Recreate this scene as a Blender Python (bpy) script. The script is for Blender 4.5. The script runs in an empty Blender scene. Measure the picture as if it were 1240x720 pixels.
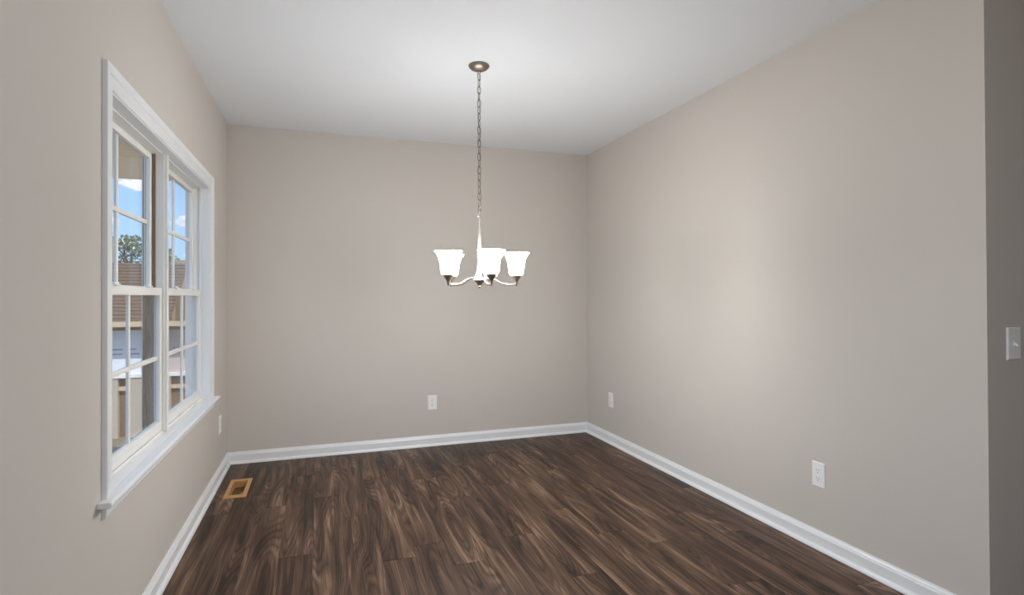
import bpy, bmesh, math, random
from mathutils import Vector, Matrix

random.seed(7)
scene = bpy.context.scene
COL = scene.collection
PI = math.pi

# ------------------------------------------------------------------ camera
cam_d = bpy.data.cameras.new('camera')
cam = bpy.data.objects.new('camera', cam_d)
COL.objects.link(cam)
cam_d.sensor_width = 36.0
cam_d.lens = 677.47 / 1240 * 36
cam_d.shift_y = -7.066 / 1240
cam_d.clip_start = 0.02
cam_d.clip_end = 300
YAW, PITCH, ROLL = 0.330664, 0.00765, -0.003966
fw = Vector((math.sin(YAW) * math.cos(PITCH), math.cos(YAW) * math.cos(PITCH), math.sin(PITCH)))
rt = Vector((math.cos(YAW), -math.sin(YAW), 0))
up = rt.cross(fw)
rt2 = math.cos(ROLL) * rt + math.sin(ROLL) * up
up2 = -math.sin(ROLL) * rt + math.cos(ROLL) * up
m = Matrix((rt2, up2, -fw)).transposed().to_4x4()
m.translation = Vector((0.6329, 0.0, 1.1969))
cam.matrix_world = m
scene.camera = cam

# ------------------------------------------------------------------ sky
W_SKY = 1.3
world = bpy.data.worlds.new('sky')
scene.world = world
world.use_nodes = True
nt = world.node_tree
nt.nodes.clear()
def wn(t, **k):
    n = nt.nodes.new(t)
    for a, b in k.items():
        setattr(n, a, b)
    return n
tc = wn('ShaderNodeTexCoord')
sep = wn('ShaderNodeSeparateXYZ')
nt.links.new(tc.outputs['Generated'], sep.inputs[0])
grad = wn('ShaderNodeValToRGB')
grad.color_ramp.elements[0].position = 0.0
grad.color_ramp.elements[0].color = (0.50, 0.75, 1.0, 1)
grad.color_ramp.elements[1].position = 0.42
grad.color_ramp.elements[1].color = (0.13, 0.40, 0.95, 1)
nt.links.new(sep.outputs['Z'], grad.inputs[0])
mp = wn('ShaderNodeMapping')
mp.inputs['Scale'].default_value = (1.0, 1.0, 2.2)
mp.inputs['Location'].default_value = (0.35, 0.0, 0.10)
nt.links.new(tc.outputs['Generated'], mp.inputs[0])
nz = wn('ShaderNodeTexNoise')
nz.inputs['Scale'].default_value = 15.0
nz.inputs['Detail'].default_value = 5
nz.inputs['Roughness'].default_value = 0.5
nt.links.new(mp.outputs[0], nz.inputs['Vector'])
cr = wn('ShaderNodeValToRGB')
cr.color_ramp.elements[0].position = 0.50
cr.color_ramp.elements[1].position = 0.57
nt.links.new(nz.outputs[0], cr.inputs[0])
mixc = wn('ShaderNodeMix', data_type='RGBA')
nt.links.new(cr.outputs[0], mixc.inputs['Factor'])
nt.links.new(grad.outputs[0], mixc.inputs['A'])
mixc.inputs['B'].default_value = (0.95, 0.95, 0.98, 1)
bg = wn('ShaderNodeBackground')
bg.inputs['Strength'].default_value = W_SKY
nt.links.new(mixc.outputs['Result'], bg.inputs[0])
wo = wn('ShaderNodeOutputWorld')
nt.links.new(bg.outputs[0], wo.inputs[0])

# ------------------------------------------------------------------ sun, and fill lamps added in unseen side openings
sun_d = bpy.data.lights.new('sun', 'SUN')
sun_d.energy = 4.6
sun_d.angle = 0.02
sun_d.color = (1.0, 0.95, 0.88)
sun = bpy.data.objects.new('sun', sun_d)
COL.objects.link(sun)
sun.rotation_euler = Vector((-0.38, 0.52, -0.76)).to_track_quat('-Z', 'Y').to_euler()

def area(name, loc, aim, sx, sy, power, color):
    d = bpy.data.lights.new(name, 'AREA')
    d.shape = 'RECTANGLE'
    d.size = sx
    d.size_y = sy
    d.energy = power
    d.color = color
    o = bpy.data.objects.new(name, d)
    COL.objects.link(o)
    o.location = loc
    o.rotation_euler = (Vector(aim) - Vector(loc)).to_track_quat('-Z', 'Z').to_euler()
    return o
area('added_fill_right', (2.868 + 0.03, -1.0, 1.35), (0, -1.0, 1.35), 1.6, 1.5, 35, (1.0, 1.0, 1.0))  # added fill lamp, out of view, brightens the left wall
area('added_fill_left', (-0.03, -0.15, 1.35), (2, -0.15, 1.35), 1.6, 1.5, 22, (1.0, 1.0, 1.0))  # added fill lamp, out of view, brightens the right wall end
SHADE_EMIT = 75.0
SHADE_IN = 34.0

scene.view_settings.view_transform = 'Standard'
scene.view_settings.look = 'None'
scene.view_settings.exposure = 0.08
scene.view_settings.gamma = 1.0
scene.view_settings.use_curve_mapping = False
scene.cycles.use_denoising = True
scene.cycles.max_bounces = 14
scene.cycles.diffuse_bounces = 8
scene.cycles.transparent_max_bounces = 24

# ------------------------------------------------------------------ materials
def s2l(c):
    c = c / 255.0
    return c / 12.92 if c <= 0.04045 else ((c + 0.055) / 1.055) ** 2.4
def rgb(r, g, b):
    return (s2l(r), s2l(g), s2l(b), 1)

def mat(name, color, rough=0.5, metal=0.0, bump=None, var=0.0, spec=0.5):
    mt = bpy.data.materials.new(name)
    mt.use_nodes = True
    t = mt.node_tree
    b = t.nodes['Principled BSDF']
    b.inputs['Base Color'].default_value = color
    b.inputs['Roughness'].default_value = rough
    b.inputs['Metallic'].default_value = metal
    b.inputs['Specular IOR Level'].default_value = spec
    if bump or var:
        co = t.nodes.new('ShaderNodeTexCoord')
        n = t.nodes.new('ShaderNodeTexNoise')
        n.inputs['Scale'].default_value = bump[0] if bump else 8
        n.inputs['Detail'].default_value = 3
        t.links.new(co.outputs['Object'], n.inputs['Vector'])
        if bump:
            bp = t.nodes.new('ShaderNodeBump')
            bp.inputs['Strength'].default_value = bump[1]
            bp.inputs['Distance'].default_value = 0.002
            t.links.new(n.outputs[0], bp.inputs['Height'])
            t.links.new(bp.outputs[0], b.inputs['Normal'])
        if var:
            mx = t.nodes.new('ShaderNodeMix')
            mx.data_type = 'RGBA'
            mx.inputs['A'].default_value = [c * (1 - var) for c in color[:3]] + [1]
            mx.inputs['B'].default_value = [min(1, c * (1 + var)) for c in color[:3]] + [1]
            t.links.new(n.outputs[0], mx.inputs['Factor'])
            t.links.new(mx.outputs['Result'], b.inputs['Base Color'])
    return mt

def emis(name, color, strength):
    mt = bpy.data.materials.new(name)
    mt.use_nodes = True
    t = mt.node_tree
    t.nodes.clear()
    e = t.nodes.new('ShaderNodeEmission')
    e.inputs[0].default_value = color
    e.inputs[1].default_value = strength
    o = t.nodes.new('ShaderNodeOutputMaterial')
    t.links.new(e.outputs[0], o.inputs[0])
    return mt

def glass_mat(name):
    mt = bpy.data.materials.new(name)
    mt.use_nodes = True
    t = mt.node_tree
    t.nodes.clear()
    tr = t.nodes.new('ShaderNodeBsdfTransparent')
    tr.inputs[0].default_value = (0.97, 0.98, 0.98, 1)
    gl = t.nodes.new('ShaderNodeBsdfGlossy')
    gl.inputs['Roughness'].default_value = 0.0
    lw = t.nodes.new('ShaderNodeLayerWeight')       # Schlick curve, the same from both sides of the pane
    lw.inputs['Blend'].default_value = 0.5
    pw = t.nodes.new('ShaderNodeMath')
    pw.operation = 'POWER'
    pw.inputs[1].default_value = 5.0
    t.links.new(lw.outputs['Facing'], pw.inputs[0])
    fr = t.nodes.new('ShaderNodeMath')
    fr.operation = 'MULTIPLY_ADD'
    fr.inputs[1].default_value = 0.55
    fr.inputs[2].default_value = 0.03
    t.links.new(pw.outputs[0], fr.inputs[0])
    mx = t.nodes.new('ShaderNodeMixShader')
    t.links.new(fr.outputs[0], mx.inputs[0])
    t.links.new(tr.outputs[0], mx.inputs[1])
    t.links.new(gl.outputs[0], mx.inputs[2])
    o = t.nodes.new('ShaderNodeOutputMaterial')
    t.links.new(mx.outputs[0], o.inputs[0])
    return mt

def wood_mat(name):
    """dark walnut vinyl plank: contour-line cathedral grain, streaks, knots and a tone per plank"""
    mt = bpy.data.materials.new(name)
    mt.use_nodes = True
    t = mt.node_tree
    b = t.nodes['Principled BSDF']
    L = t.links.new
    def N(ty, **k):
        n = t.nodes.new(ty)
        for a, v in k.items():
            setattr(n, a, v)
        return n
    def math_(op, a, bb=None, clamp=False):
        n = N('ShaderNodeMath', operation=op)
        n.use_clamp = clamp
        for i, v in enumerate((a, bb)):
            if v is None:
                continue
            if isinstance(v, (int, float)):
                n.inputs[i].default_value = v
            else:
                L(v, n.inputs[i])
        return n.outputs[0]
    co = N('ShaderNodeTexCoord')
    oi = N('ShaderNodeObjectInfo')
    cmb = N('ShaderNodeCombineXYZ')
    L(math_('MULTIPLY', oi.outputs['Random'], 37.0), cmb.inputs[0])
    L(math_('MULTIPLY', oi.outputs['Random'], 91.0), cmb.inputs[1])
    add = N('ShaderNodeVectorMath', operation='ADD')
    L(co.outputs['Object'], add.inputs[0])
    L(cmb.outputs[0], add.inputs[1])
    def noise(sx, sy, scale, detail, rough=0.5, dist=0.0):
        mpn = N('ShaderNodeMapping')
        mpn.inputs['Scale'].default_value = (sx, sy, 1)
        L(add.outputs[0], mpn.inputs[0])
        n = N('ShaderNodeTexNoise')
        n.inputs['Scale'].default_value = scale
        n.inputs['Detail'].default_value = detail
        n.inputs['Roughness'].default_value = rough
        n.inputs['Distortion'].default_value = dist
        L(mpn.outputs[0], n.inputs['Vector'])
        return n.outputs[0]
    big = noise(1.0, 0.105, 7.5, 1.0, 0.35, 0.10)       # growth field, its contours give the cathedrals
    fine = noise(1.0, 0.05, 60.0, 3, 0.6)
    fld = math_('ADD', big, math_('MULTIPLY', fine, 0.020))
    rings = math_('PINGPONG', math_('MULTIPLY', fld, 26.0), 0.5)
    rings = math_('POWER', math_('MULTIPLY', rings, 2.0), 0.45)
    broad = math_('MULTIPLY', math_('PINGPONG', math_('MULTIPLY', fld, 5.5), 0.5), 2.0)
    amp = noise(1.0, 0.3, 4.5, 1, 0.5)
    streak = noise(1.0, 0.018, 120.0, 4, 0.65)
    mid = noise(1.0, 0.040, 26.0, 4, 0.6, 0.1)
    tone = noise(1.0, 0.35, 3.0, 2)
    band = noise(1.0, 0.075, 13.0, 2, 0.5, 0.3)
    hair = noise(1.0, 0.012, 300.0, 2, 0.5)
    v = math_('MULTIPLY', math_('SUBTRACT', rings, 0.72), math_('MULTIPLY', amp, 0.62))
    v = math_('ADD', v, math_('MULTIPLY', math_('SUBTRACT', broad, 0.5), math_('MULTIPLY', amp, 0.50)))
    v = math_('ADD', v, math_('MULTIPLY', math_('SUBTRACT', streak, 0.5), 0.95))
    v = math_('ADD', v, math_('MULTIPLY', math_('SUBTRACT', mid, 0.5), 0.75))
    v = math_('ADD', v, math_('MULTIPLY', math_('SUBTRACT', tone, 0.5), 0.5))
    v = math_('ADD', v, math_('MULTIPLY', math_('SUBTRACT', oi.outputs['Random'], 0.5), 0.10))
    v = math_('ADD', v, math_('MULTIPLY', math_('SUBTRACT', band, 0.5), 0.9))
    v = math_('ADD', v, math_('MULTIPLY', math_('SUBTRACT', hair, 0.5), 0.30))
    v = math_('ADD', math_('MULTIPLY', v, 1.12), 0.455)
    ramp = N('ShaderNodeValToRGB')
    e = ramp.color_ramp.elements
    e[0].position = 0.12
    e[0].color = rgb(36, 23, 15)
    e[1].position = 0.88
    e[1].color = rgb(132, 106, 87)
    for pos, c in ((0.34, (64, 45, 33)), (0.52, (82, 61, 47)), (0.70, (101, 77, 60))):
        k = e.new(pos)
        k.color = rgb(*c)
    L(v, ramp.inputs[0])
    L(ramp.outputs[0], b.inputs['Base Color'])
    rr = N('ShaderNodeMapRange')
    rr.inputs['To Min'].default_value = 0.36
    rr.inputs['To Max'].default_value = 0.52
    L(streak, rr.inputs[0])
    L(rr.outputs[0], b.inputs['Roughness'])
    b.inputs['Specular IOR Level'].default_value = 0.28
    bp = N('ShaderNodeBump')
    bp.inputs['Strength'].default_value = 0.12
    bp.inputs['Distance'].default_value = 0.001
    L(streak, bp.inputs['Height'])
    L(bp.outputs[0], b.inputs['Normal'])
    return mt

M = {}
M['wall'] = mat('beige_wall_paint', rgb(196, 190, 183), 0.85, bump=(260, 0.06), spec=0.25)
M['ceiling'] = mat('white_ceiling_paint', rgb(222, 225, 229), 0.9, bump=(220, 0.06), spec=0.2)
M['trim'] = mat('white_trim_enamel', rgb(224, 226, 228), 0.32)
M['vinyl'] = mat('white_window_vinyl', rgb(226, 225, 221), 0.38)
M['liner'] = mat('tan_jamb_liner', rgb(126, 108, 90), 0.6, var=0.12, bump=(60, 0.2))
M['glass'] = glass_mat('window_glass')
M['wood'] = wood_mat('walnut_vinyl_plank')
M['subfloor'] = mat('subfloor', rgb(38, 29, 24), 0.9)
M['plate'] = mat('white_cover_plastic', rgb(232, 232, 232), 0.35)
M['slot'] = mat('outlet_slot_dark', rgb(60, 58, 58), 0.6)
M['nickel'] = mat('brushed_nickel', rgb(208, 201, 192), 0.40, 1.0, bump=(400, 0.05))
M['nickel_arm'] = mat('brushed_nickel_arm', rgb(172, 162, 150), 0.30, 1.0, bump=(400, 0.05))
M['nickel_dark'] = mat('dark_brushed_nickel', rgb(150, 140, 128), 0.42, 1.0, bump=(400, 0.05))
M['chain'] = mat('chain_nickel', rgb(128, 122, 114), 0.35, 1.0)
M['cord'] = mat('clear_grey_cord', rgb(128, 122, 114), 0.4)
M['shade'] = emis('lit_frosted_glass', (1.0, 0.99, 0.97, 1), SHADE_EMIT)
M['shade_in'] = emis('lit_glass_inside', (1.0, 0.99, 0.97, 1), SHADE_IN)
M['brass'] = mat('tan_brass_register', rgb(196, 150, 98), 0.42, 0.25, var=0.12)
M['duct'] = mat('register_duct_tan', rgb(176, 132, 80), 0.6, var=0.15)
M['damper'] = mat('olive_register_damper', rgb(92, 78, 44), 0.55, var=0.2)

# ------------------------------------------------------------------ helpers
def link(name, mesh, m_, parent=None, loc=None, smooth=False):
    o = bpy.data.objects.new(name, mesh)
    COL.objects.link(o)
    if m_ is not None and len(mesh.materials) == 0:
        mesh.materials.append(m_)
    if parent is not None:
        o.parent = parent
    if loc is not None:
        o.location = loc
    if smooth:
        for p in mesh.polygons:
            p.use_smooth = True
    return o

class MB:
    def __init__(self):
        self.v = []
        self.f = []
    def box(self, x0, x1, y0, y1, z0, z1):
        n = len(self.v)
        self.v += [(x, y, z) for z in (z0, z1) for y in (y0, y1) for x in (x0, x1)]
        for q in ((0, 2, 3, 1), (4, 5, 7, 6), (0, 1, 5, 4), (2, 6, 7, 3), (0, 4, 6, 2), (1, 3, 7, 5)):
            self.f.append(tuple(n + i for i in q))
        return self
    def prism(self, poly, a, b, axis):
        """poly: 2D outline, swept from a to b along axis"""
        n = len(self.v)
        k = len(poly)
        for h in (a, b):
            for p, q in poly:
                self.v.append({'x': (h, p, q), 'y': (p, h, q), 'z': (p, q, h)}[axis])
        self.f.append(tuple(n + i for i in range(k))[::-1])
        self.f.append(tuple(n + k + i for i in range(k)))
        for i in range(k):
            j = (i + 1) % k
            self.f.append((n + i, n + j, n + k + j, n + k + i))
        return self
    def lathe(self, prof, seg=24, c=(0, 0), close=True):
        n = len(self.v)
        for r, z in prof:
            for s in range(seg):
                a = 2 * PI * s / seg
                self.v.append((c[0] + r * math.cos(a), c[1] + r * math.sin(a), z))
        for i in range(len(prof) - 1):
            for s in range(seg):
                s2 = (s + 1) % seg
                self.f.append((n + i * seg + s, n + i * seg + s2, n + (i + 1) * seg + s2, n + (i + 1) * seg + s))
        if close:
            self.f.append(tuple(n + s for s in range(seg))[::-1])
            self.f.append(tuple(n + (len(prof) - 1) * seg + s for s in range(seg)))
        return self
    def tube(self, pts, rad, seg=10, closed=False):
        n = len(self.v)
        P = [Vector(p) for p in pts]
        K = len(P)
        rads = rad if isinstance(rad, (list, tuple)) else [rad] * K
        nrm = None
        for i in range(K):
            if closed:
                d = P[(i + 1) % K] - P[i - 1]
            else:
                d = P[min(i + 1, K - 1)] - P[max(i - 1, 0)]
            d.normalize()
            if nrm is None:
                ref = Vector((0, 0, 1)) if abs(d.z) < 0.9 else Vector((1, 0, 0))
                nrm = d.cross(ref).normalized()
            nrm = (nrm - d * nrm.dot(d)).normalized()
            bn = d.cross(nrm)
            for s in range(seg):
                a = 2 * PI * s / seg
                self.v.append(tuple(P[i] + rads[i] * (math.cos(a) * nrm + math.sin(a) * bn)))
        for i in range(K if closed else K - 1):
            i2 = (i + 1) % K
            for s in range(seg):
                s2 = (s + 1) % seg
                self.f.append((n + i * seg + s, n + i * seg + s2, n + i2 * seg + s2, n + i2 * seg + s))
        if not closed:
            self.f.append(tuple(n + s for s in range(seg))[::-1])
            self.f.append(tuple(n + (K - 1) * seg + s for s in range(seg)))
        return self
    def mesh(self, name):
        me = bpy.data.meshes.new(name)
        me.from_pydata(self.v, [], self.f)
        bm = bmesh.new()
        bm.from_mesh(me)
        bmesh.ops.recalc_face_normals(bm, faces=bm.faces)
        bm.to_mesh(me)
        bm.free()
        return me
    def build(self, name, m_, parent=None, loc=None, smooth=False, bevel=0.0):
        o = link(name, self.mesh(name), m_, parent, loc, smooth)
        if bevel:
            b = o.modifiers.new('bevel', 'BEVEL')
            b.width = bevel
            b.segments = 2
            b.limit_method = 'ANGLE'
            b.angle_limit = math.radians(40)
        return o

def struct(o, label=None, cat=None):
    o['kind'] = 'structure'
    if label:
        o['label'] = label
    if cat:
        o['category'] = cat
    return o

def empty(name, loc=(0, 0, 0), rz=0.0):
    o = bpy.data.objects.new(name, None)
    COL.objects.link(o)
    o.location = loc
    o.rotation_euler = (0, 0, rz)
    o.empty_display_size = 0.1
    return o

def tag(o, label, cat, group=None):
    o['label'] = label
    o['category'] = cat
    if group:
        o['group'] = group
    return o

# ------------------------------------------------------------------ room shell
H = 2.44
D = 4.47
W = 2.868
Y1 = 1.329          # outside corner where the right wall ends
YH = 0.15           # other side of the hall opening
YR = -3.0           # rear wall
XH = 5.0            # hall end
T = 0.12
WY0, WY1, WZ0, WZ1 = 2.098, 3.81, 0.575, 1.865      # window opening
EX = -0.128

mb = MB()
mb.box(EX, 0, YR - T, -0.95, 0, H)
mb.box(EX, 0, -0.95, 0.65, 0, 0.6)  # unseen opening, added only to hold the left fill lamp
mb.box(EX, 0, -0.95, 0.65, 2.1, H)
mb.box(EX, 0, 0.65, WY0, 0, H)
mb.box(EX, 0, WY1, D + T, 0, H)
mb.box(EX, 0, WY0, WY1, 0, WZ0)
mb.box(EX, 0, WY0, WY1, WZ1, H)
struct(mb.build('wall_left', M['wall']), 'beige painted wall holding the white double window', 'wall')
struct(MB().box(0, W + T, D, D + T, 0, H).build('wall_back', M['wall']), 'beige painted wall behind the chandelier', 'wall')
struct(MB().box(W, W + T, Y1 + T, D, 0, H).build('wall_right', M['wall']), 'long beige painted wall facing the window', 'wall')
mb = MB().prism([(W, Y1), (XH, Y1), (XH, Y1 + T), (W, Y1 + T)], 0, H, 'z')
struct(mb.build('wall_hall', M['wall']), 'shaded beige wall around the corner with the light switch', 'wall')
mb = MB().box(W, W + T, YR, -1.8, 0, H)
mb.box(W, W + T, -1.8, -0.2, 0, 0.6)  # unseen opening, added only to hold the right fill lamp
mb.box(W, W + T, -1.8, -0.2, 2.1, H)
mb.box(W, W + T, -0.2, YH, 0, H)
struct(mb.build('wall_right_rear', M['wall']), 'beige wall beyond the hall opening', 'wall')
struct(MB().box(W + T, XH, YH - T, YH, 0, H).build('wall_hall_side', M['wall']), 'beige wall on the far side of the hall', 'wall')
struct(MB().box(XH, XH + T, YH - T, Y1 + T, 0, H).build('wall_hall_end', M['wall']), 'beige wall closing the hall', 'wall')
struct(MB().box(0, W + T, YR - T, YR, 0, H).build('wall_rear', M['wall']), 'beige wall at the rear of the room', 'wall')
mb = MB().box(EX, W + T, YR - T, D + T, H, H + 0.1)
mb.box(W + T, XH + T, YH - T, Y1 + T, H, H + 0.1)
struct(mb.build('ceiling', M['ceiling']), 'flat white painted ceiling', 'ceiling')

# ------------------------------------------------------------------ floor of separate planks
mb = MB().box(EX, 0.0, YR - T, D + T, -0.2, -0.001)
VX0, VX1, VY0, VY1 = 0.106, 0.189, 3.745, 4.018     # register hole
mb.box(0.0, VX0, YR, D, -0.2, -0.012)
mb.box(VX1, W, YR, D, -0.2, -0.012)
mb.box(VX0, VX1, YR, VY0, -0.2, -0.012)
mb.box(VX0, VX1, VY1, D, -0.2, -0.012)
mb.box(W, XH, YH, Y1, -0.2, -0.012)
floor = struct(mb.build('floor', M['subfloor']), 'dark walnut plank floor', 'floor')

PW, PL, GAP = 0.15, 1.22, 0.0002
def plank_mesh(w, l):
    """plank with eased top edges, origin at its near left corner, top at z = 0"""
    g, e, zt, zb = GAP, 0.0007, 0.0, -0.0125
    v = [(g, g, zb), (w - g, g, zb), (w - g, l - g, zb), (g, l - g, zb),
         (g, g, zt - 0.0006), (w - g, g, zt - 0.0006), (w - g, l - g, zt - 0.0006), (g, l - g, zt - 0.0006),
         (g + e, g + e, zt), (w - g - e, g + e, zt), (w - g - e, l - g - e, zt), (g + e, l - g - e, zt)]
    f = [(8, 9, 10, 11), (3, 2, 1, 0)]
    for a in (0, 4):
        for i in range(4):
            j = (i + 1) % 4
            f.append((a + i, a + j, a + 4 + j, a + 4 + i))
    me = bpy.data.meshes.new('plank')
    me.from_pydata(v, [], f)
    me.materials.append(M['wood'])
    return me
PM = {}
def plank(x, y, w, l):
    key = (round(w, 4), round(l, 4))
    if key not in PM:
        PM[key] = plank_mesh(w, l)
    return link('plank', PM[key], None, floor, (x, y, 0))
# a joint read off the photograph for the rows where one shows, elsewhere a staggered start
seam = {0: 3.45, 1: 3.70, 3: 2.78, 4: 3.54, 6: 2.59, 8: 2.45, 9: 3.265, 10: 2.65, 11: 3.40, 12: 2.90, 13: 3.75, 14: 2.35,
        15: 3.12, 2: 2.25, 5: 3.18, 7: 3.92, 16: 2.62, 17: 3.55, 18: 2.95, 19: 3.3}
rows = int(math.ceil(W / PW))
for r in range(rows):
    x0 = r * PW
    w = min(PW, W - x0)
    s = seam[r]
    while s > YR:
        s -= PL
    cuts = []
    y = s
    while y < D - 1e-6:
        cuts.append((max(y, YR), min(y + PL, D)))
        y += PL
    for a, b in cuts:
        if b - a < 0.01:
            continue
        if r in (0, 1) and a < VY0 < b:          # notched round the register
            if r == 0:
                pl = [(0, 0), (w, 0), (w, VY0 - a), (VX0 - x0, VY0 - a), (VX0 - x0, VY1 - a), (w, VY1 - a), (w, b - a), (0, b - a)]
            else:
                pl = [(0, 0), (w, 0), (w, b - a), (0, b - a), (0, VY1 - a), (VX1 - x0, VY1 - a), (VX1 - x0, VY0 - a), (0, VY0 - a)]
            pl = [(min(max(p, GAP), w - GAP), min(max(q, GAP), b - a - GAP)) for p, q in pl]
            MB().prism(pl, -0.0125, 0.0, 'z').build('plank', M['wood'], floor, (x0, a, 0))
        else:
            plank(x0, a, w, b - a)
r = 0
x0 = W
while x0 < XH - 0.01:
    w = min(PW, XH - x0)
    k = YH + 0.25 + (r * 0.37) % 0.8
    plank(x0, YH, w, k - YH)
    plank(x0, k, w, Y1 - k)
    x0 += PW
    r += 1

# ------------------------------------------------------------------ baseboards with shoe moulding
BH = 0.082
PROF = [(0, 0), (0.0155, 0), (0.0155, 0.060), (0.0125, 0.066), (0.0115, 0.071), (0.0075, 0.076), (0.0055, BH), (0, BH)]
SHOE = [(0.0155, 0), (0.0295, 0), (0.0290, 0.005), (0.0265, 0.011), (0.0225, 0.0155), (0.0155, 0.018)]
def baseboard(name, label, runs):
    """runs: (axis, sign, plane, a, b) - profile grows from the wall plane"""
    root = None
    for nm, pr in (('board', PROF), ('shoe_moulding', SHOE)):
        mb = MB()
        for axis, sg, pln, a, b in runs:
            poly = [(pln + sg * p, q) for p, q in pr]
            if axis == 'y':
                mb.prism(poly, a, b, 'y')
            else:
                mb.prism(poly, a, b, 'x')
        if root is None:
            root = mb.build(name, M['trim'])
            struct(root, label, 'baseboard')
        else:
            mb.build(nm, M['trim'], root)
    return root
baseboard('baseboard_left', 'white baseboard under the window wall', [('y', 1, 0, YR, D)])
baseboard('baseboard_back', 'white baseboard along the wall behind the chandelier', [('x', -1, D, 0, W)])
baseboard('baseboard_right', 'white baseboard along the wall facing the window', [('y', -1, W, Y1, D)])
baseboard('baseboard_hall', 'white baseboard below the light switch', [('x', -1, Y1, W - 0.0155, XH)])
baseboard('baseboard_rear', 'white baseboard along the rear wall', [('x', 1, YR, 0, W), ('y', -1, W, YR, YH)])

# ------------------------------------------------------------------ the double window
win = struct(empty('window_1', (0, (WY0 + WY1) / 2, WZ0)), 'white twin double-hung window with divided panes and stool', 'window')
WO = Vector(win.location)
class WMB(MB):
    def build(self, name, m_, parent=None, **k):
        base = WO
        self.v = [tuple(Vector(p) - base) for p in self.v]
        return MB.build(self, name, m_, parent, **k)
# casing with a stepped profile, mitred: (distance out from the opening, thickness)
CW = 0.066
cp = [(-0.006, 0.0), (-0.006, 0.006), (0.004, 0.0085), (0.034, 0.010), (0.038, 0.0135), (CW - 0.012, 0.0150), (CW, 0.0145), (CW, 0.0)]
def casing():
    mb = WMB()
    k = len(cp)
    stations = []
    for (yy, zz, sy, sz) in ((WY0, WZ0 + 0.004, -1, 0), (WY0, WZ1, -1, 1), (WY1, WZ1, 1, 1), (WY1, WZ0 + 0.004, 1, 0)):
        stations.append([(t_, yy + sy * d_, zz + sz * d_) for d_, t_ in cp])
    for s in stations:
        mb.v += s
    for i in range(3):
        for j in range(k):
            j2 = (j + 1) % k
            mb.f.append((i * k + j, i * k + j2, (i + 1) * k + j2, (i + 1) * k + j))
    mb.f.append(tuple(range(k)))
    mb.f.append(tuple(3 * k + i for i in range(k)))
    return mb.build('casing', M['trim'], win)
casing()
# jamb extensions (the white returns between casing and vinyl frame)
J = 0.012
XF = -0.045
mb = WMB()
mb.box(XF, 0.001, WY0, WY0 + J, WZ0 + 0.004, WZ1)
mb.box(XF, 0.001, WY1 - J, WY1, WZ0 + 0.004, WZ1)
mb.box(XF, 0.001, WY0 + J, WY1 - J, WZ1 - J, WZ1)
mb.build('jamb_extension', M['trim'], win)
# vinyl frame outside the returns
mb = WMB()
F = 0.016
mb.box(EX, XF, WY0, WY0 + F, WZ0, WZ1)
mb.box(EX, XF, WY1 - F, WY1, WZ0, WZ1)
mb.box(EX, XF, WY0 + F, WY1 - F, WZ1 - F, WZ1)
mb.box(EX, XF, WY0 + F, WY1 - F, WZ0, WZ0 + 0.018)
# stops that make the grooves
mb.box(-0.054, XF + 0.004, WY0 + F, WY0 + F + 0.007, WZ0 + 0.018, WZ1 - F)
mb.box(-0.054, XF + 0.004, WY1 - F - 0.007, WY1 - F, WZ0 + 0.018, WZ1 - F)
mb.build('frame', M['vinyl'], win)
YM0, YM1 = 2.928, 2.980
mb = WMB()
mb.box(EX, -0.040, YM0 + 0.002, YM1 - 0.002, WZ0 + 0.018, WZ1 - F)
mb.box(-0.040, -0.030, YM0 + 0.010, YM1 - 0.010, WZ0 + 0.01, WZ1 - 0.012)
mb.build('mullion', M['vinyl'], win)
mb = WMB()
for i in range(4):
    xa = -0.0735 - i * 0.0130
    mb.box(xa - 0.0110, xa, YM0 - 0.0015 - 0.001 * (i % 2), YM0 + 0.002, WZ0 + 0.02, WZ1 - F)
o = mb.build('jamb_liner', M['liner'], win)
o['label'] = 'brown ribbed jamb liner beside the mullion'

GH = 0.385
CY = (2.513, 3.395)
def sash(name, cy, xg, z0, z1, top, bottom, lock):
    """z0..z1 glass heights; xg glass plane"""
    st, hx, ho = 0.030, 0.017, 0.007
    y0, y1 = cy - GH, cy + GH
    o_ = WMB()
    o_.box(xg - ho, xg + hx, y0 - st, y0, z0 - bottom, z1 + top)
    o_.box(xg - ho, xg + hx, y1, y1 + st, z0 - bottom, z1 + top)
    o_.box(xg - ho, xg + hx, y0, y1, z1, z1 + top)
    o_.box(xg - ho, xg + hx, y0, y1, z0 - bottom, z0)
    s_ = o_.build(name, M['vinyl'], win, bevel=0.0025)
    zm = (z0 + z1) / 2
    mw = 0.0095
    b = WMB()
    b.prism([(y0, zm - mw), (y1, zm - mw), (y1, zm + mw), (y0, zm + mw)], xg - 0.006, xg + 0.006, 'x')
    b.build('muntin', M['vinyl'], s_, bevel=0.002)
    b = WMB().box(xg - 0.0055, xg + 0.0055, cy - mw, cy + mw, z0, zm - mw)
    b.box(xg - 0.0055, xg + 0.0055, cy - mw, cy + mw, zm + mw, z1)
    b.build('muntin', M['vinyl'], s_, bevel=0.002)
    for ya, yb in ((y0, cy - mw), (cy + mw, y1)):
        for za, zb in ((z0, zm - mw), (zm + mw, z1)):
            q = WMB().box(xg - 0.002, xg + 0.002, ya, yb, za, zb)
            q.build('pane', M['glass'], s_)
    if lock:
        for yy in (cy - 0.2, cy + 0.2):
            k = WMB().box(xg + hx, xg + hx + 0.012, yy - 0.025, yy + 0.025, z1 + top - 0.002, z1 + top + 0.006)
            k.box(xg + hx - 0.012, xg + hx + 0.004, yy - 0.012, yy + 0.03, z1 + top + 0.004, z1 + top + 0.012)
            k.build('sash_lock', M['vinyl'], s_, bevel=0.002)
    return s_
XL, XU = -0.065, -0.105
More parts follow.
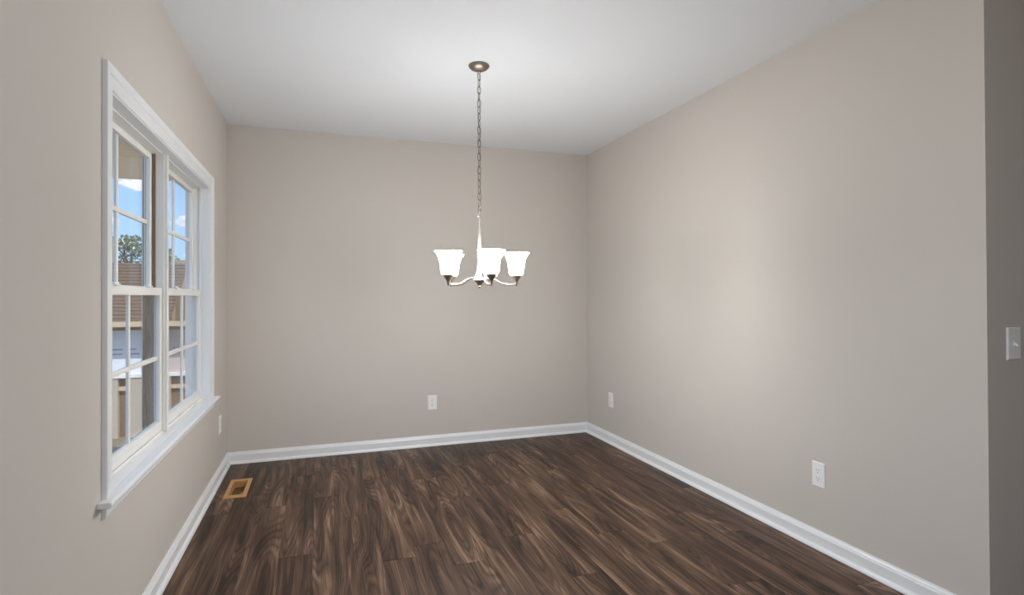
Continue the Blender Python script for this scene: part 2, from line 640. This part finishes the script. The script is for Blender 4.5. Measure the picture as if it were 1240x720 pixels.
for cy in CY:
    sash('upper_sash', cy, XU, 1.245, 1.822, 0.026, 0.036, False)
    sash('lower_sash', cy, XL, 0.640, 1.206, 0.034, 0.045, True)
# stool with rounded nose and the apron under it
SZ = 0.580
nose = [(-0.047, SZ - 0.019), (0.034, SZ - 0.019), (0.0385, SZ - 0.015), (0.040, SZ - 0.0095), (0.0385, SZ - 0.004), (0.034, SZ), (-0.047, SZ)]
mb = WMB()
mb.prism(nose[1:6] + [(0.0, SZ), (0.0, SZ - 0.019)], 1.990, 3.925, 'y')
mb.box(-0.047, 0.0, WY0, WY1, SZ - 0.019, SZ)
mb.build('stool', M['trim'], win, bevel=0.003)
apron = [(0, SZ - 0.019), (0.019, SZ - 0.019), (0.0185, SZ - 0.026), (0.013, SZ - 0.032), (0.0125, SZ - 0.056), (0.008, SZ - 0.064), (0, SZ - 0.066)]
WMB().prism(apron, 2.034, 3.878, 'y').build('apron', M['trim'], win)

# ------------------------------------------------------------------ wall outlets and the switch
def outlet(name, loc, rz, label, decora=True):
    """built facing -Y at the origin, then turned"""
    root = tag(empty(name, loc, rz), label, 'outlet')
    w, h, t = 0.036, 0.0585, 0.006
    mb = MB()
    mb.v = [(-w, 0, -h), (w, 0, -h), (w, 0, h), (-w, 0, h), (-w, -0.003, -h), (w, -0.003, -h), (w, -0.003, h), (-w, -0.003, h),
            (-w + 0.004, -t, -h + 0.004), (w - 0.004, -t, -h + 0.004), (w - 0.004, -t, h - 0.004), (-w + 0.004, -t, h - 0.004)]
    mb.f = [(0, 1, 2, 3), (8, 9, 10, 11)]
    for a in (0, 4):
        for i in range(4):
            j = (i + 1) % 4
            mb.f.append((a + i, a + j, a + 4 + j, a + 4 + i))
    mb.build('cover_plate', M['plate'], root)
    for zc in (0.019, -0.019):
        n = 20
        poly = []
        for i in range(n):
            a = 2 * PI * i / n
            poly.append((0.0172 * math.cos(a), zc + max(-0.0145, min(0.0145, 0.0172 * math.sin(a)))))
        rc = MB().prism(poly, -0.0078, -0.004, 'y').build('receptacle', M['plate'], root)
        for (sx, sz, sw, sh) in ((-0.0065, 0.005, 0.0011, 0.0042), (0.0065, 0.005, 0.0011, 0.0035)):
            MB().box(sx - sw, sx + sw, -0.0080, -0.0070, zc + sz - sh, zc + sz + sh).build('slot', M['slot'], rc)
        MB().prism([(0.0026 * math.cos(2 * PI * i / 10), zc - 0.0065 + 0.0026 * math.sin(2 * PI * i / 10)) for i in range(10)], -0.0080, -0.0070, 'y').build('ground_hole', M['slot'], rc)
    MB().prism([(0.003 * math.cos(2 * PI * i / 10), 0.003 * math.sin(2 * PI * i / 10)) for i in range(10)], -0.0070, -0.005, 'y').build('screw', M['plate'], root)
    return root
outlet('wall_outlet', (1.486, D, 0.343), 0, 'white outlet low on the wall behind the chandelier')
outlet('wall_outlet', (W, 4.045, 0.347), -PI / 2, 'white outlet on the long bare wall, close to the room corner')
outlet('wall_outlet', (W, 2.042, 0.345), -PI / 2, 'white outlet on the long bare wall, the one far from the corner')
outlet('wall_outlet', (0, 4.164, 0.348), PI / 2, 'white outlet below the window stool beside the corner')

sw = tag(empty('light_switch', (3.006, Y1, 1.018)), 'white toggle light switch on the shaded hall wall', 'switch')
w, h, t = 0.0365, 0.0585, 0.006
mb = MB()
mb.v = [(-w, 0, -h), (w, 0, -h), (w, 0, h), (-w, 0, h), (-w, -0.003, -h), (w, -0.003, -h), (w, -0.003, h), (-w, -0.003, h),
        (-w + 0.004, -t, -h + 0.004), (w - 0.004, -t, -h + 0.004), (w - 0.004, -t, h - 0.004), (-w + 0.004, -t, h - 0.004)]
mb.f = [(0, 1, 2, 3), (8, 9, 10, 11)]
for a in (0, 4):
    for i in range(4):
        j = (i + 1) % 4
        mb.f.append((a + i, a + j, a + 4 + j, a + 4 + i))
mb.build('cover_plate', M['plate'], sw)
MB().box(-0.0055, 0.0055, -0.0072, -0.005, -0.0125, 0.0125).build('toggle_collar', M['plate'], sw)
MB().prism([(-0.006, -0.006), (-0.019, -0.011), (-0.019, -0.004), (-0.006, 0.005)], -0.004, 0.004, 'x').build('toggle', M['plate'], sw)
for zc in (0.030, -0.030):
    MB().prism([(0.003 * math.cos(2 * PI * i / 10), zc + 0.003 * math.sin(2 * PI * i / 10)) for i in range(10)], -0.0070, -0.005, 'y').build('screw', M['plate'], sw)

# ------------------------------------------------------------------ floor register
vx0, vx1, vy0, vy1 = 0.083, 0.212, 3.700, 4.060
reg = tag(empty('floor_register', ((vx0 + vx1) / 2, (vy0 + vy1) / 2, 0)), 'tan metal floor register set in the dark planks by the corner', 'floor vent')
RO = Vector(reg.location)
def rbuild(mb, name, m_, parent=reg, **k):
    mb.v = [tuple(Vector(p) - RO) for p in mb.v]
    return mb.build(name, m_, parent, **k)
mb = MB()
mb.v = []
def ring(x0, x1, y0, y1, z):
    return [(x0, y0, z), (x1, y0, z), (x1, y1, z), (x0, y1, z)]
mb.v = ring(vx0, vx1, vy0, vy1, 0.0002) + ring(vx0 + 0.003, vx1 - 0.003, vy0 + 0.003, vy1 - 0.003, 0.005) + \
    ring(VX0 + 0.001, VX1 - 0.001, VY0 + 0.001, VY1 - 0.001, 0.0045) + ring(VX0 + 0.001, VX1 - 0.001, VY0 + 0.001, VY1 - 0.001, -0.006)
for a in (0, 4, 8):
    for i in range(4):
        j = (i + 1) % 4
        mb.f.append((a + i, a + j, a + 4 + j, a + 4 + i))
rbuild(mb, 'frame', M['brass'])
mb = MB()
a0, a1, b0, b1 = VX0 + 0.0012, VX1 - 0.0012, VY0 + 0.0012, VY1 - 0.0012
mb.box(a0, a0 + 0.001, b0, b1, -0.10, -0.001)
mb.box(a1 - 0.001, a1, b0, b1, -0.10, -0.001)
mb.box(a0, a1, b0, b0 + 0.001, -0.10, -0.001)
mb.box(a0, a1, b1 - 0.001, b1, -0.10, -0.001)
rbuild(mb, 'duct_sleeve', M['duct'])
mb = MB().box(a0 + 0.001, a1 - 0.001, b0 + 0.001, b1 - 0.001, -0.042, -0.037)
rbuild(mb, 'damper', M['damper'])
MB_ = MB().box(a1 - 0.028, a1 - 0.014, b0 + 0.01, b1 - 0.12, -0.037, -0.030)
rbuild(MB_, 'damper_link', M['duct'])

# ------------------------------------------------------------------ chandelier
CX, CYc = 1.445, 2.900
ch = tag(empty('chandelier', (CX, CYc, H)), 'brushed nickel chandelier with five lit bell glass shades on a chain', 'chandelier')
def cz(z):
    return z - H
def lat(name, prof, m_, parent=ch, seg=28, c=(0, 0), close=True):
    return MB().lathe([(r_, cz(z_)) for r_, z_ in prof], seg, c, close).build(name, m_, parent, smooth=True)
lat('canopy', [(0.054, 2.4399), (0.0565, 2.436), (0.054, 2.430), (0.047, 2.422), (0.036, 2.415), (0.022, 2.410), (0.010, 2.4075), (0.007, 2.407)], M['nickel_dark'], seg=40)
lat('canopy_collar', [(0.007, 2.4075), (0.009, 2.404), (0.009, 2.398), (0.006, 2.395)], M['nickel'])
# chain of separate links
Z_TOP, Z_BOT = 2.395, 1.640
NL = 21
pitch = (Z_TOP - Z_BOT) / NL
hl, hw = pitch / 2 + 0.0036, 0.0092
def link_mesh():
    pts = []
    for i in range(20):
        a = 2 * PI * i / 20
        c_, s_ = math.cos(a), math.sin(a)
        pts.append((hw * c_ * (0.75 + 0.25 * abs(c_)), 0, (hl - hw) * (1 if s_ > 0.01 else (-1 if s_ < -0.01 else 0)) * min(1, abs(s_) * 1.4) + hw * s_))
    return MB().tube(pts, 0.0020, 6, closed=True).mesh('chain_link')
lm = link_mesh()
lm.materials.append(M['chain'])
for p in lm.polygons:
    p.use_smooth = True
for i in range(NL):
    o = link('chain_link', lm, None, ch, (0, 0, cz(Z_TOP - (i + 0.5) * pitch)))
    o.rotation_euler = (random.uniform(-.06, .06), random.uniform(-.06, .06), math.radians(20 + 90 * (i % 2) + random.uniform(-14, 14)))
pts = []
for i in range(64):
    t_ = i / 63
    z_ = cz(Z_TOP + (1.615 - Z_TOP) * t_)
    pts.append((0.0045 * math.sin(t_ * 34), 0.0045 * math.cos(t_ * 27), z_))
MB().tube(pts, 0.0013, 6).build('cord', M['cord'], ch, smooth=True)
# loop, rod, hub
pts = [(0.011 * math.cos(2 * PI * i / 16), 0, cz(1.634) + 0.014 * math.sin(2 * PI * i / 16)) for i in range(16)]
o = MB().tube(pts, 0.0022, 8, closed=True).build('loop', M['nickel'], ch, smooth=True)
o.rotation_euler.z = 0.5
lat('rod', [(0.0035, 1.622), (0.0070, 1.615), (0.0050, 1.606), (0.0055, 1.590), (0.0078, 1.540), (0.0102, 1.480), (0.0108, 1.440), (0.0098, 1.380), (0.0085, 1.300), (0.0085, 1.286)], M['nickel'], seg=18)
hub = lat('hub', [(0.010, 1.304), (0.014, 1.300), (0.014, 1.294), (0.030, 1.288), (0.033, 1.284), (0.031, 1.278), (0.020, 1.270), (0.015, 1.264), (0.014, 1.258), (0.008, 1.253)], M['nickel_dark'], seg=24)
lat('finial', [(0.004, 1.254), (0.0065, 1.250), (0.0065, 1.246), (0.0035, 1.241), (0.001, 1.238)], M['nickel_dark'], seg=16)

RA = 0.197
tocam = math.atan2(-CYc, 0.6329 - CX)            # direction towards the viewer's side of the room
PHI0 = tocam + math.radians(17.5)
arm_pts = [(0.026, 1.290), (0.050, 1.2915), (0.066, 1.290), (0.084, 1.2835), (0.102, 1.273), (0.120, 1.264), (0.140, 1.2595), (0.165, 1.2585), (0.185, 1.2595), (RA, 1.262)]
brace_pts = [(0.0075, 1.400), (0.0090, 1.375), (0.0120, 1.350), (0.0175, 1.326), (0.0260, 1.307), (0.0350, 1.296), (0.046, 1.2915)]
shade_prof = [(0.024, 1.3085), (0.032, 1.3095), (0.0372, 1.316), (0.0398, 1.328), (0.0418, 1.345), (0.0440, 1.365), (0.0475, 1.384), (0.0530, 1.401), (0.0605, 1.415), (0.0705, 1.4265), (0.0715, 1.4285), (0.0690, 1.4275), (0.0590, 1.4155), (0.0510, 1.400), (0.0455, 1.384), (0.0420, 1.365), (0.0398, 1.345), (0.0378, 1.330), (0.034, 1.318), (0.026, 1.314)]
cup_prof = [(0.0045, 1.2500), (0.0052, 1.2535), (0.0042, 1.2570), (0.0075, 1.2610), (0.0075, 1.2680), (0.0090, 1.2730), (0.0135, 1.2830), (0.0205, 1.2930), (0.0265, 1.3025), (0.0285, 1.3075), (0.0270, 1.3110), (0.010, 1.3110)]
def spline(P, n):
    out = []
    for i in range(len(P) - 1):
        p0, p1, p2, p3 = (P[max(i - 1, 0)], P[i], P[i + 1], P[min(i + 2, len(P) - 1)])
        for k in range(n):
            t_ = k / n
            out.append(tuple(0.5 * ((2 * b_) + (-a_ + c_) * t_ + (2 * a_ - 5 * b_ + 4 * c_ - d_) * t_ ** 2 + (-a_ + 3 * b_ - 3 * c_ + d_) * t_ ** 3)
                             for a_, b_, c_, d_ in zip(p0, p1, p2, p3)))
    out.append(P[-1])
    return out
am = MB().tube([(r_, 0, cz(z_)) for r_, z_ in spline(arm_pts, 3)], 0.0042, 10).mesh('arm')
bm_ = MB().tube([(r_, 0, cz(z_)) for r_, z_ in spline(brace_pts, 3)], 0.0027, 8).mesh('brace')
cm = MB().lathe([(r_, cz(z_)) for r_, z_ in cup_prof], 24, (RA, 0)).mesh('cup')
sm = MB().lathe([(r_, cz(z_)) for r_, z_ in shade_prof], 32, (RA, 0)).mesh('shade')
for me, k in ((am, 'nickel_arm'), (bm_, 'nickel_arm'), (cm, 'nickel_dark'), (sm, 'shade')):
    me.materials.append(M[k])
    for p in me.polygons:
        p.use_smooth = True
sm.materials.append(M['shade_in'])
NP = len(shade_prof)
for p in sm.polygons:
    if len(p.vertices) == 4 and p.index // 32 >= 10:
        p.material_index = 1
    if len(p.vertices) > 4:
        p.material_index = 1
for i in range(5):
    a = link('arm', am, None, ch)
    a.rotation_euler.z = PHI0 + i * 2 * PI / 5
    link('brace', bm_, None, a)
    link('cup', cm, None, a)
    link('shade', sm, None, a)

# ------------------------------------------------------------------ outside
M['grass'] = mat('bare_soil', rgb(126, 114, 98), 0.95, var=0.35, bump=(30, 0.3))
M['shingle'] = mat('brown_shingle', rgb(98, 80, 64), 0.95, var=0.25, bump=(40, 0.3))
M['brown_board'] = mat('brown_board', rgb(120, 96, 74), 0.85, var=0.2)
M['tan_board'] = mat('tan_board', rgb(166, 146, 120), 0.85, var=0.1)
M['cream'] = mat('cream_gutter', rgb(196, 174, 146), 0.7)
M['pale'] = mat('pale_blue_sheet', rgb(214, 222, 232), 0.7, var=0.06)
M['mauve'] = mat('mauve_grey_sheet', rgb(190, 176, 172), 0.75, var=0.08)
M['ext_white'] = mat('exterior_white', rgb(226, 224, 220), 0.7)
M['ext_grey'] = mat('exterior_grey', rgb(176, 166, 150), 0.8, var=0.08)
M['print'] = mat('grey_print', rgb(150, 156, 168), 0.8)
M['leaf'] = mat('leaf_green', rgb(88, 98, 66), 0.8, var=0.3)
M['bark'] = mat('bark', rgb(84, 68, 54), 0.9, var=0.3)
M['beam'] = mat('tan_porch_paint', rgb(228, 204, 172), 0.8, var=0.08)

GZ = -1.35
struct(MB().box(-60, -0.17, -20, 90, GZ - 0.1, GZ).build('ground', M['grass']), 'bare brown soil outside the window', 'ground')

# porch roof of the house itself
pr = tag(empty('porch_roof', (-1.2, 6.0, GZ)), 'tan porch beam and soffit outside the window top', 'porch')
def pb(mb, name, m_, parent, org, **k):
    mb.v = [tuple(Vector(p) - Vector(org)) for p in mb.v]
    return mb.build(name, m_, parent, **k)
po = (-1.2, 6.0, GZ)
pb(MB().box(-2.3, -0.16, 6.0, 6.14, 2.485, 2.72), 'beam', M['beam'], pr, po)
pb(MB().box(-2.35, -0.16, 4.9, 8.4, 2.72, 2.80), 'soffit', M['beam'], pr, po)
pb(MB().box(-2.3, -2.16, 6.0, 6.14, GZ, 2.485), 'post', M['beam'], pr, po)
pb(MB().box(-2.3, -2.16, 8.2, 8.34, GZ, 2.72), 'post', M['beam'], pr, po)

# neighbouring house seen through the lower sashes
NY = 12.0
nh = tag(empty('neighbour_house', (-3.0, NY, GZ)), 'low brown roofed house with pale sheeted wall beyond the window', 'house')
no = (-3.0, NY, GZ)
XA, XB, XR = -6.5, 0.6, -1.96
zr, zg = 1.89, 0.735
# roof slope of overlapping shingle courses
NCOURSE = 18
for i in range(NCOURSE):
    t0, t1 = i / NCOURSE, (i + 1.25) / NCOURSE
    ya, yb = NY - 0.35 + 1.6 * t0, NY - 0.35 + 1.6 * min(t1, 1)
    za, zb = zg + (zr - zg) * t0, zg + (zr - zg) * min(t1, 1)
    mb = MB()
    mb.v = [(XA, ya, za + 0.035), (XR, ya, za + 0.035), (XR, yb, zb + 0.004), (XA, yb, zb + 0.004),
            (XA, ya, za), (XR, ya, za), (XR, yb, zb - 0.02), (XA, yb, zb - 0.02)]
    mb.f = [(0, 1, 2, 3), (7, 6, 5, 4), (0, 4, 5, 1), (1, 5, 6, 2), (2, 6, 7, 3), (3, 7, 4, 0)]
    pb(mb, 'shingle_course', M['shingle'], nh, no)
pb(MB().box(XA, XB, NY - 0.43, NY - 0.34, zg - 0.06, zg + 0.03), 'gutter', M['cream'], nh, no)
pb(MB().box(XA, XB, NY - 0.36, NY + 2.6, zg - 0.10, zg - 0.06), 'soffit', M['brown_board'], nh, no)
pb(MB().box(XR, XB, NY + 0.1, NY + 2.5, zg - 0.06, 1.22), 'upper_wall', M['brown_board'], nh, no)
pb(MB().box(XA, XB, NY, NY + 2.5, GZ, zg - 0.10), 'wall', M['brown_board'], nh, no)
for xa, xb in ((-4.2, -2.46), (-2.36, -1.72)):
    sh = pb(MB().box(xa, xb, NY - 0.02, NY + 0.001, -0.20, zg - 0.14), 'wall_sheet', M['pale'] if xa < -3 else M['mauve'], nh, no)
    for rr_ in range(2):
        k = 0
        xx = xa + 0.5 if xa < -3 else xa + 0.15
        while xx < xb - 0.25:
            ln = 0.16 + 0.05 * ((k + rr_) % 2)
            mk = MB().box(xx, xx + ln, NY - 0.024, NY - 0.0205, 0.235 - rr_ * 0.085, 0.262 - rr_ * 0.085)
            mk.v = [tuple(Vector(p) - Vector(no)) for p in mk.v]
            mk.build('print_mark', M['print'], sh)
            xx += ln + 0.06
            k += 1
pb(MB().box(-2.46, -2.40, NY - 0.05, NY, -0.24, zg - 0.10), 'corner_trim', M['ext_white'], nh, no)
pb(MB().box(XA, -1.70, NY - 0.12, NY, -0.265, -0.20), 'ledge', M['ext_white'], nh, no)
for xa, xb in ((-3.05, -2.83), (-2.66, -2.42), (-2.2, -2.0)):
    pb(MB().box(xa, xb, NY - 0.10, NY, GZ, -0.265), 'pilaster', M['ext_grey'], nh, no)
for xa, xb in ((-2.83, -2.66), (-2.42, -2.2), (-2.0, -1.72)):
    pb(MB().box(xa, xb, NY - 0.06, NY, -0.50, -0.43), 'cap', M['cream'], nh, no)
# tan board fence behind it on the right
FY = 15.5
tg = tag(empty('board_fence', (-1.9, FY, GZ)), 'tan upright board fence section beyond the far sash', 'fence')
to = (-1.9, FY, GZ)
for i in range(10):
    xa = -2.76 + i * 0.165
    pb(MB().box(xa, xa + 0.158, FY, FY + 0.025, GZ, 2.10), 'board', M['tan_board'], tg, to)
for zz in (-0.9, 0.5, 1.7):
    pb(MB().box(-2.76, -1.12, FY + 0.025, FY + 0.07, zz, zz + 0.09), 'rail', M['tan_board'], tg, to)
# taller tan house far behind on the left
fh = tag(empty('tan_house', (-9, 22, GZ)), 'tall tan walled house standing behind the brown roof', 'house')
fo = (-9, 22, GZ)
pb(MB().box(-13, -6.45, 22, 24, GZ, 3.35), 'wall', M['tan_board'], fh, fo)
mb = MB().prism([(-13.2, 3.35), (-6.4, 3.35), (-9.8, 5.4)], 21.8, 24.1, 'y')
pb(mb, 'roof', M['shingle'], fh, fo)
# trees behind the roof
def tree(x, y, h, rad, label, n, seed):
    rnd = random.Random(seed)
    tr = tag(empty('tree', (x, y, GZ)), label, 'tree', 'trees behind the neighbouring roof')
    mb = MB().tube([(0, 0, 0), (0.06, 0, h * 0.4), (-0.04, 0.05, h * 0.75), (0.03, 0, h * 0.97)], [0.16, 0.12, 0.07, 0.02], 8)
    for k in range(9):
        z_ = h * rnd.uniform(0.5, 0.85)
        a_ = rnd.uniform(0, 2 * PI)
        ln = rad * rnd.uniform(0.6, 1.0)
        mb.tube([(0, 0, z_), (ln * 0.5 * math.cos(a_), ln * 0.5 * math.sin(a_), z_ + 0.12 * h), (ln * math.cos(a_), ln * math.sin(a_), z_ + 0.2 * h)], [0.045, 0.03, 0.012], 6)
    mb.build('trunk', M['bark'], tr)
    lf = MB()
    for k in range(n):
        cl = rnd.random()
        a_ = rnd.uniform(0, 2 * PI)
        zz = rnd.uniform(0.42, 1.06)
        rr_ = rad * math.sqrt(rnd.random()) * (1.15 - 0.55 * abs(zz - 0.66) / 0.36)
        c = Vector((rr_ * math.cos(a_), rr_ * math.sin(a_), h * zz))
        c += Vector((math.sin(c.z * 5), math.cos(c.x * 4), math.sin(c.y * 6))) * 0.10
        u = Vector((rnd.uniform(-1, 1), rnd.uniform(-1, 1), rnd.uniform(-1, 1))).normalized()
        v_ = u.orthogonal().normalized()
        s_ = rnd.uniform(0.05, 0.11)
        b0_ = len(lf.v)
        lf.v += [tuple(c - u * s_), tuple(c + v_ * s_ * 0.5), tuple(c + u * s_), tuple(c - v_ * s_ * 0.5)]
        lf.f.append((b0_, b0_ + 1, b0_ + 2, b0_ + 3))
    o_ = lf.build('foliage', M['leaf'], tr)
    o_['kind'] = 'stuff'
    return tr
tree(-6.75, 27.0, 4.75, 0.72, 'leafy tree rising behind the brown roof, the taller of the pair', 1250, 3)
tree(-6.1, 30.0, 4.5, 0.65, 'leafy tree rising behind the brown roof, the shorter of the pair', 1250, 5)
